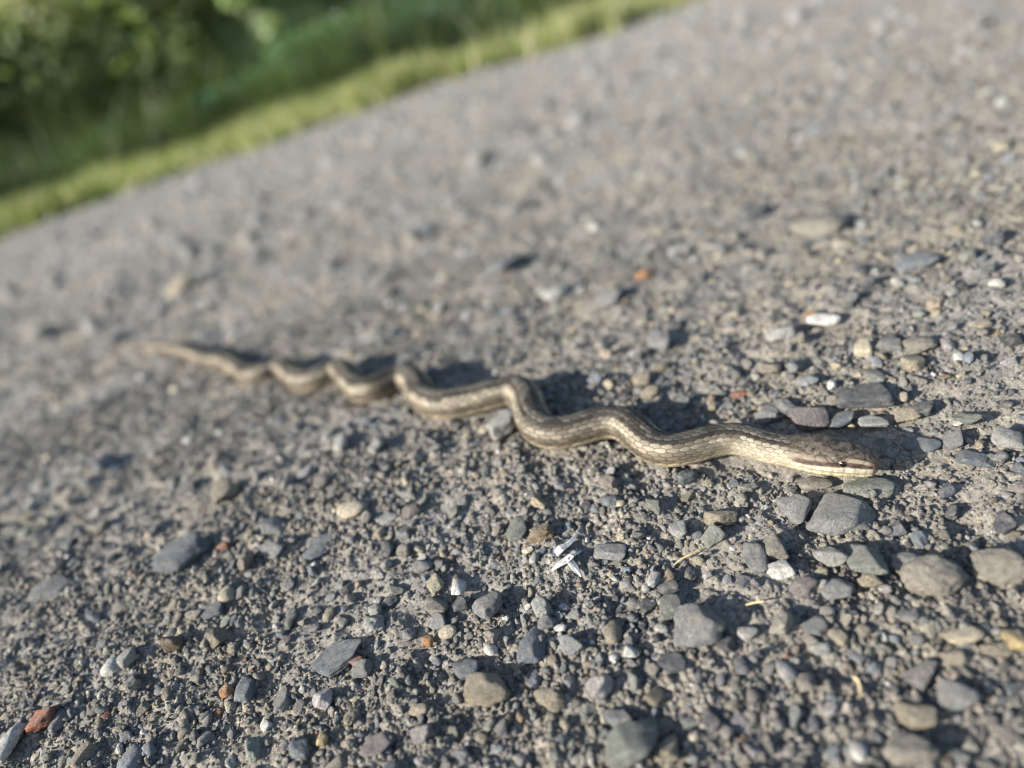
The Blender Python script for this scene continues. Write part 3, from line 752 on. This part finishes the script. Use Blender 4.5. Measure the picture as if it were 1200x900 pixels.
# gravel mass: geometry-node instances of small stones on a cloud of points
GR = [rock('grain_%d' % q, 1300 + q, kd, 2 if q < 6 else 1, GRAIN) for q, kd in enumerate(['chunk', 'shard', 'clod', 'chunk', 'shard', 'slab', 'chunk', 'chunk', 'clod', 'shard', 'chunk', 'clod'])]
PEBG = [rock('gravel_stone_%d' % q, 900 + q, kd, 3, GRAIN) for q, kd in enumerate(KINDS)]
gc = bpy.data.collections.new('gravel_sources')
for q, me in enumerate(GR + PEBG):
    gc.objects.link(bpy.data.objects.new('g%02d' % q, me))
pts, scl, rots, idx, cols = [], [], [], [], []
def add_grains(x, y, d, lowpoly, embed, flat=(0.5, 0.85)):
    n = len(x)
    z = ground_z(x, y)
    a = np.column_stack([rg.uniform(0.85, 1.35, n), rg.uniform(0.75, 1.05, n), rg.uniform(*flat, n)])
    pts.append(np.column_stack([x, y, z + d * a[:, 2] * embed])); scl.append(a * d[:, None])
    rots.append(np.column_stack([rg.normal(0, 0.45, n), rg.normal(0, 0.45, n), rg.uniform(0, 6.283, n)]))
    idx.append(rg.integers(6, 12, n) if lowpoly else rg.integers(0, 6, n))
    mixd = np.clip(rg.uniform(0.0, 1.0, (n, 1)) * (0.95 if lowpoly else 0.6), 0, 1)
    cols.append(palette(n, rg)[0] * (1 - mixd) + np.array((0.32, 0.29, 0.24)) * rg.uniform(0.75, 1.2, (n, 1)) * mixd)
rest = np.array([q for q in range(len(loose)) if q not in pick])
n = len(rest)
pts.append(np.column_stack([loose[rest, :2], lz[rest] + loose[rest, 2] * asp[rest, 2] * 0.2])); scl.append(asp[rest] * loose[rest, 2:3]); rots.append(rot[rest]); idx.append(12 + sidx[rest]); cols.append(lcol[rest])
def patchy(x, y, lo, hi, s, seed):                                # gravel lies in drifts, with barer dirt between
    return rg.random(len(x)) < lo + (hi - lo) * smooth(-0.22, 0.22, noise2(x * s, y * s, seed) + 0.5 * noise2(x * s * 2.7, y * s * 2.7, seed + 1))
scrap_spots = [unproject(*q) for q in ((676, 628), (668, 639), (657, 650), (648, 656), (677, 652), (672, 661), (680, 671), (650, 670), (660, 664))]
def layer(n, r0, r1, d0, d1, lowpoly, embed, lo, seed):
    x, y = scatter(n, r0, r1)
    k = patchy(x, y, lo, 1.0, 24, 51); x, y = x[k], y[k]
    d = d0 * (d1 / d0) ** (rg.random(len(x)) ** 1.5)
    k = snake_gap(x, y) > np.where(d > 0.006, 0.006 + 0.75 * d, np.minimum(0.0045 + 0.5 * d, 0.0060))
    for c_p in scrap_spots: k &= (np.hypot(x - c_p[0], y - c_p[1]) > 0.0032) | (d < 0.0010)
    x, y, d = x[k], y[k], d[k]
    add_grains(x, y, d, lowpoly, embed)
layer(40000, 0.08, 1.20, 0.0021, 0.0042, False, 0.22, 0.10, 51)
layer(85000, 0.08, 0.62, 0.0012, 0.0023, False, 0.20, 0.20, 53)
layer(130000, 0.08, 0.44, 0.0006, 0.0012, True, 0.16, 0.45, 55)
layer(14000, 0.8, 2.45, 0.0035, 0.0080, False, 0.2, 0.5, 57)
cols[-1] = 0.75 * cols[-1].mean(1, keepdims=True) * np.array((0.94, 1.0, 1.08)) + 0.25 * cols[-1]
layer(620, 0.62, 2.45, 0.011, 0.030, False, 0.16, 0.5, 59)
cols[-1] = np.clip(0.35 * cols[-1] + 0.65 * cols[-1].mean(1, keepdims=True), 0.09, 0.30)
pts = np.vstack(pts); scl = np.vstack(scl); rots = np.vstack(rots); idx = np.concatenate(idx); cols = np.vstack(cols)
gm = bpy.data.meshes.new('gravel'); gm.vertices.add(len(pts)); gm.vertices.foreach_set('co', pts.astype(np.float32).ravel())
for nm, typ, arr in (('scl', 'FLOAT_VECTOR', scl), ('rot', 'FLOAT_VECTOR', rots)):
    gm.attributes.new(nm, typ, 'POINT').data.foreach_set('vector', arr.astype(np.float32).ravel())
gm.attributes.new('idx', 'INT', 'POINT').data.foreach_set('value', idx.astype(np.int32))
gm.attributes.new('col', 'FLOAT_COLOR', 'POINT').data.foreach_set('color', np.column_stack([cols, np.ones(len(cols))]).astype(np.float32).ravel())
gravel = tag(link('gravel', gm), 'loose grey gravel and grit covering the track', 'gravel', kind='stuff')
ng = bpy.data.node_groups.new('gravel_scatter', 'GeometryNodeTree')
ng.interface.new_socket('Geometry', in_out='INPUT', socket_type='NodeSocketGeometry'); ng.interface.new_socket('Geometry', in_out='OUTPUT', socket_type='NodeSocketGeometry')
gi = ng.nodes.new('NodeGroupInput'); go = ng.nodes.new('NodeGroupOutput')
iop = ng.nodes.new('GeometryNodeInstanceOnPoints'); ci = ng.nodes.new('GeometryNodeCollectionInfo')
ci.inputs['Collection'].default_value = gc; ci.inputs['Separate Children'].default_value = True; ci.inputs['Reset Children'].default_value = True
def named(nm, t):
    x = ng.nodes.new('GeometryNodeInputNamedAttribute'); x.data_type = t; x.inputs['Name'].default_value = nm; return x.outputs['Attribute']
ng.links.new(gi.outputs[0], iop.inputs['Points']); ng.links.new(ci.outputs[0], iop.inputs['Instance'])
iop.inputs['Pick Instance'].default_value = True
ng.links.new(named('idx', 'INT'), iop.inputs['Instance Index'])
e2r = ng.nodes.new('FunctionNodeEulerToRotation'); ng.links.new(named('rot', 'FLOAT_VECTOR'), e2r.inputs[0]); ng.links.new(e2r.outputs[0], iop.inputs['Rotation'])
ng.links.new(named('scl', 'FLOAT_VECTOR'), iop.inputs['Scale'])
ng.links.new(iop.outputs[0], go.inputs[0])
gravel.modifiers.new('gravel_scatter', 'NODES').node_group = ng

# ------------------------------------------------------------------ scrap and straws
def strip(name, runs, mat, thick):
    """thin crumpled ribbons: every run is a list of (x, y, z, half width) in metres"""
    b = bmesh.new()
    for run in runs:
        prev = None
        for k, (x, y, z, w) in enumerate(run):
            x2, y2 = (run[k + 1][:2] if k + 1 < len(run) else run[k][:2]); x1, y1 = (run[k - 1][:2] if k else run[k][:2])
            t = Vector((x2 - x1, y2 - y1, 0)); t = t.normalized() if t.length else Vector((1, 0, 0)); n_ = Vector((-t.y, t.x, 0))
            c_ = Vector((x, y, z))
            ring = [b.verts.new(c_ + n_ * w + Vector((0, 0, jr.uniform(-.3, .3) * w))), b.verts.new(c_ + Vector((0, 0, thick))), b.verts.new(c_ - n_ * w + Vector((0, 0, jr.uniform(-.3, .3) * w))), b.verts.new(c_ - Vector((0, 0, thick)))]
            if prev:
                for q in range(4): b.faces.new((prev[q], prev[(q + 1) % 4], ring[(q + 1) % 4], ring[q]))
            else: b.faces.new(ring[::-1])
            prev = ring
        b.faces.new(prev)
    bmesh.ops.recalc_face_normals(b, faces=b.faces)
    me = bpy.data.meshes.new(name); b.to_mesh(me); b.free(); me.materials.append(mat); return me
def pix_run(pp, lift=0.0015, rag=False):
    out = []
    for (x, y, w) in pp:
        p = unproject(x, y, lift); s = FPX / depth_of(p)
        out.append((p[0], p[1], float(ground_z(p[0], p[1])) + lift + jr.uniform(0, 0.0008), w / s))
    if rag:
        fine = []
        for a, b in zip(out, out[1:]):
            for t in (0, .33, .67): fine.append(tuple(a[k] + (b[k] - a[k]) * t for k in range(3)) + ((a[3] + (b[3] - a[3]) * t) * jr.uniform(.65, 1.35),))
        out = fine + out[-1:]
    return out
SCRAP = plain('white_scrap', (0.42, 0.42, 0.41), 0.9, 0.1, 0.45, 900)
scrap_runs = [pix_run([(680, 618, .6), (677, 626, 1.6), (672, 634, 3.0), (666, 641, 4.4), (659, 648, 5.6), (652, 653, 5.0), (646, 657, 2.0)], .0011),
              pix_run([(681, 646, 1.6), (677, 652, 4.0), (672, 658, 5.6), (665, 663, 6.0), (656, 667, 5.0), (648, 672, 2.0)], .0011),
              pix_run([(668, 662, 4.0), (674, 667, 4.6), (681, 674, 1.4)], .0013)]
scrap = link('paper_scrap', strip('paper_scrap', scrap_runs, SCRAP, 0.0004))
tag(scrap, 'torn white papery scrap lying on the gravel near the brown lump', 'scrap')
STRAW = plain('dry_straw', (0.45, 0.36, 0.20), 0.6, 0.3, 0.2, 700)
for pp, lb in (([(788, 656, .9), (797, 652, 1.0), (807, 648, 1.0), (818, 643, .7)], 'thin straight dry straw below the snake\'s middle'),
               ([(874, 710, .9), (884, 709, 1.1), (896, 709, .8)], 'short pale straw near the long upright grey stone'),
               ([(1000, 791, 1.2), (1006, 797, 1.6), (1009, 806, 1.8), (1010, 817, 1.4)], 'short curved brown twig lying near the bright white oval pebble')):
    tag(link('straw' if 'straw' in lb else 'twig', strip('straw', [pix_run(pp, 0.002)], STRAW, 0.0004)), lb, 'straw' if 'straw' in lb else 'twig')

# ------------------------------------------------------------------ verge and plants beyond the track
LEAF = leaf_material('leaf'); GRASS = leaf_material('grass_blade', 0.35)
BARK = plain('bark', (0.10, 0.075, 0.05), 0.9, 0.2, 0.4, 40)
def blades(n, x0, x1, y0, y1, h0, h1, cols, seed):
    g = np.random.default_rng(seed)
    x = g.uniform(x0, x1, n); y = y0 + (y1 - y0) * g.random(n) ** 1.7
    y = y + 0.16 * noise2(x * 2.6, y * 0, 61) + 0.10 * noise2(x * 8, y * 0, 63) + g.normal(0, 0.03, n)
    clump = 0.35 + 1.2 * (noise2(x * 4, y * 5, 62) + 0.5) * (0.6 + 0.8 * (noise2(x * 13, y * 13, 64) + 0.5))
    h = g.uniform(h0, h1, n) * clump
    z = ground_z(x, y) - 0.004
    a = g.uniform(0, 6.283, n); w = g.uniform(0.002, 0.0045, n)
    lx, ly = g.normal(0, 0.45, n) * h, g.normal(0, 0.45, n) * h
    dx, dy = np.cos(a) * w, np.sin(a) * w
    b = np.stack([np.stack([x - dx, y - dy, z], -1), np.stack([x + dx, y + dy, z], -1),
                  np.stack([x + lx * .4 + dx * .8, y + ly * .4 + dy * .8, z + h * .6], -1), np.stack([x + lx * .4 - dx * .8, y + ly * .4 - dy * .8, z + h * .6], -1),
                  np.stack([x + lx, y + ly, z + h], -1)], 1).reshape(-1, 3)
    k = np.arange(n)[:, None] * 5
    tri = np.vstack([k + [0, 1, 2], k + [0, 2, 3], k + [3, 2, 4]])
    c0 = np.array(cols)[g.integers(0, len(cols), n)] * g.uniform(0.75, 1.25, (n, 1))
    return b, tri, np.repeat(c0, 5, 0)
b, t, cc = blades(60000, -4.5, 4.0, 2.16, 3.6, 0.028, 0.085, [(.26, .28, .125), (.30, .31, .155), (.36, .34, .21), (.20, .235, .095)], 71)
tag(link('grass', mesh_np('grass', b, t, GRASS, cols=cc)), 'bright green grass strip along the edge of the track', 'grass', kind='stuff')

b, t, cc = blades(30000, -5.0, 4.0, 2.95, 4.6, 0.10, 0.30, [(.07, .11, .045), (.09, .13, .05), (.06, .10, .05), (.12, .14, .07)], 73)
tag(link('weeds', mesh_np('weeds', b, t, GRASS, cols=cc)), 'dark green weeds growing under the shrubs behind the grass strip', 'weeds', kind='stuff')

def plant(name, loc, rx, ry, hz, n_leaf, leaf, cols, label, cat, group, seed, trunk_h=0.2, trunk_r=0.03, nclump=26):
    g = np.random.default_rng(seed)
    root = bpy.data.objects.new(name, None); COL.objects.link(root)
    loc = (loc[0], loc[1], float(ground_low(loc[0], loc[1]))); root.location = loc; root.empty_display_size = 0.1
    tag(root, label, cat, group)
    # trunk with limbs
    bmx = bmesh.new()
    def limb(p0, p1, r0, r1):
        p0, p1 = Vector(p0), Vector(p1); d = (p1 - p0); q = d.to_track_quat('Z', 'Y'); prev = None
        mid = (p0 + p1) / 2 + Vector(g.normal(0, 0.06 * d.length, 3))
        for k, (p, r) in enumerate(((p0, r0), (mid, (r0 + r1) / 2), (p1, r1))):
            ring = [bmx.verts.new(p + q @ Vector((r * math.cos(e), r * math.sin(e), 0))) for e in np.linspace(0, 6.283, 7)[:-1]]
            if prev:
                for s_ in range(6): bmx.faces.new((prev[s_], prev[(s_ + 1) % 6], ring[(s_ + 1) % 6], ring[s_]))
            prev = ring
        bmx.faces.new(prev)
    limb((0, 0, -0.05), (0, 0, trunk_h), trunk_r, trunk_r * 0.8)
    cl = g.normal(size=(nclump, 3)); cl /= np.linalg.norm(cl, axis=1)[:, None]; cl *= g.random((nclump, 1)) ** (1 / 2.2)
    cc_ = np.column_stack([cl[:, 0] * rx * .85, cl[:, 1] * ry * .85, trunk_h + (hz - trunk_h) * (0.5 + 0.5 * cl[:, 2] * .9)])
    for k in range(0, nclump, 3): limb((0, 0, trunk_h * g.uniform(.6, 1)), cc_[k], trunk_r * .5, trunk_r * .12)
    me = bpy.data.meshes.new('trunk'); bmx.to_mesh(me); bmx.free(); me.materials.append(BARK)
    for p in me.polygons: p.use_smooth = True
    link('trunk', me, root)
    k = g.integers(0, nclump, n_leaf); sz = g.uniform(0.16, 0.34, nclump)
    o = g.normal(size=(n_leaf, 3)); o /= np.linalg.norm(o, axis=1)[:, None]; o *= g.random((n_leaf, 1)) ** .25
    c_ = cc_[k] + o * sz[k][:, None] * [rx * 1.3, ry * 1.3, (hz - trunk_h) * .7]
    c_[:, 2] = np.maximum(c_[:, 2], 0.03)
    n1 = g.normal(size=(n_leaf, 3)); n1 /= np.linalg.norm(n1, axis=1)[:, None]
    n2 = np.cross(n1, g.normal(size=(n_leaf, 3))); n2 /= np.linalg.norm(n2, axis=1)[:, None]
    L = leaf * g.uniform(.7, 1.3, (n_leaf, 1))
    nb = np.cross(n1, n2)
    Vv = np.stack([c_ - n1 * L, c_ + n2 * L * .42 + nb * L * .12, c_ + n1 * L, c_ - n2 * L * .42 + nb * L * .12], 1).reshape(-1, 3)
    q = np.arange(n_leaf)[:, None] * 4
    tri = np.vstack([q + [0, 1, 2], q + [0, 2, 3]])
    base = 1.45 * np.array(cols)[g.integers(0, len(cols), nclump)][k] * g.uniform(.7, 1.3, (n_leaf, 1))
    link('crown', mesh_np('crown', Vv, tri, LEAF, cols=np.repeat(base, 4, 0)), root)
    return root
DG = [(.085, .14, .075), (.07, .12, .068), (.11, .15, .075)]; OG = [(.16, .18, .09), (.14, .175, .085), (.19, .195, .115)]; LG = [(.25, .30, .20), (.22, .28, .17)]; BGc = [(.075, .14, .095), (.06, .12, .082)]
SG = 'shrubs behind the grass strip'
SH = [(-2.75, 3.65, .62, 1.0, BGc + DG, 'dusky green shrub at the end of the grass strip beyond the tail'),
      (-1.85, 3.55, .66, .85, OG + DG, 'olive green shrub behind the widest stretch of grass strip'),
      (-1.05, 3.65, .58, .80, OG, 'yellowish olive shrub next to a dark green one'),
      (-0.30, 3.45, .62, .24, DG + BGc, 'dark green shrub under a pale green bush'),
      (0.45, 3.65, .66, .66, DG + BGc, 'deep green shrub where the grass strip narrows'),
      (1.45, 3.80, .70, .72, DG + OG, 'deep green shrub at the far end of the grass strip'),
      (-3.6, 4.70, .80, 1.5, OG + DG, 'tall olive shrub behind the dusky green one'),
      (-2.35, 4.80, .80, 1.35, DG + OG, 'tall mixed green shrub between dusky and olive shrubs'),
      (-1.45, 5.00, .75, 1.3, DG, 'tall dark shrub behind the yellowish olive one'),
      (0.35, 5.10, .85, 1.1, BGc, 'tall bluish green shrub behind the deep green one'),
      (1.7, 5.30, .9, 1.2, DG, 'tall dark shrub behind the far deep green one')]
for k, (x, y, rx, hz, cl, lb) in enumerate(SH):
    plant('shrub', (x, y), rx, .42, hz, 13000, .024, cl, lb, 'shrub', SG, 201 + k, .05, .022, 34)
plant('bush', (-0.42, 3.62), .30, .28, .66, 8000, .024, LG, 'pale bright green bush rising over the dark green shrub', 'bush', None, 240, .20, .025)
trees = [(-4.6, 5.6, DG + BGc), (-3.3, 5.9, OG + DG), (-2.0, 6.2, DG), (-0.6, 6.4, BGc), (0.8, 6.2, DG + BGc), (2.3, 6.0, DG), (-5.8, 7.5, OG), (3.9, 6.4, DG + OG)]
TL = ['dark leafy tree behind the dusky shrub', 'olive tinted tree behind the olive shrub', 'dark tree between olive tinted and bluish green trees', 'bluish green tree behind the pale bright green bush',
      'dense dark tree behind the deep green shrub', 'dark tree at the far end of the row behind the grass', 'tall olive tree standing at the back beyond the other trees', 'dark tree beyond the end of the shrub row']
for k, ((x, y, cl), lb) in enumerate(zip(trees, TL)):
    plant('tree', (x, y), 1.15, .9, 3.4, 13000, .06, cl, lb, 'tree', 'trees behind the shrubs', 300 + k, .25, .09, 60)
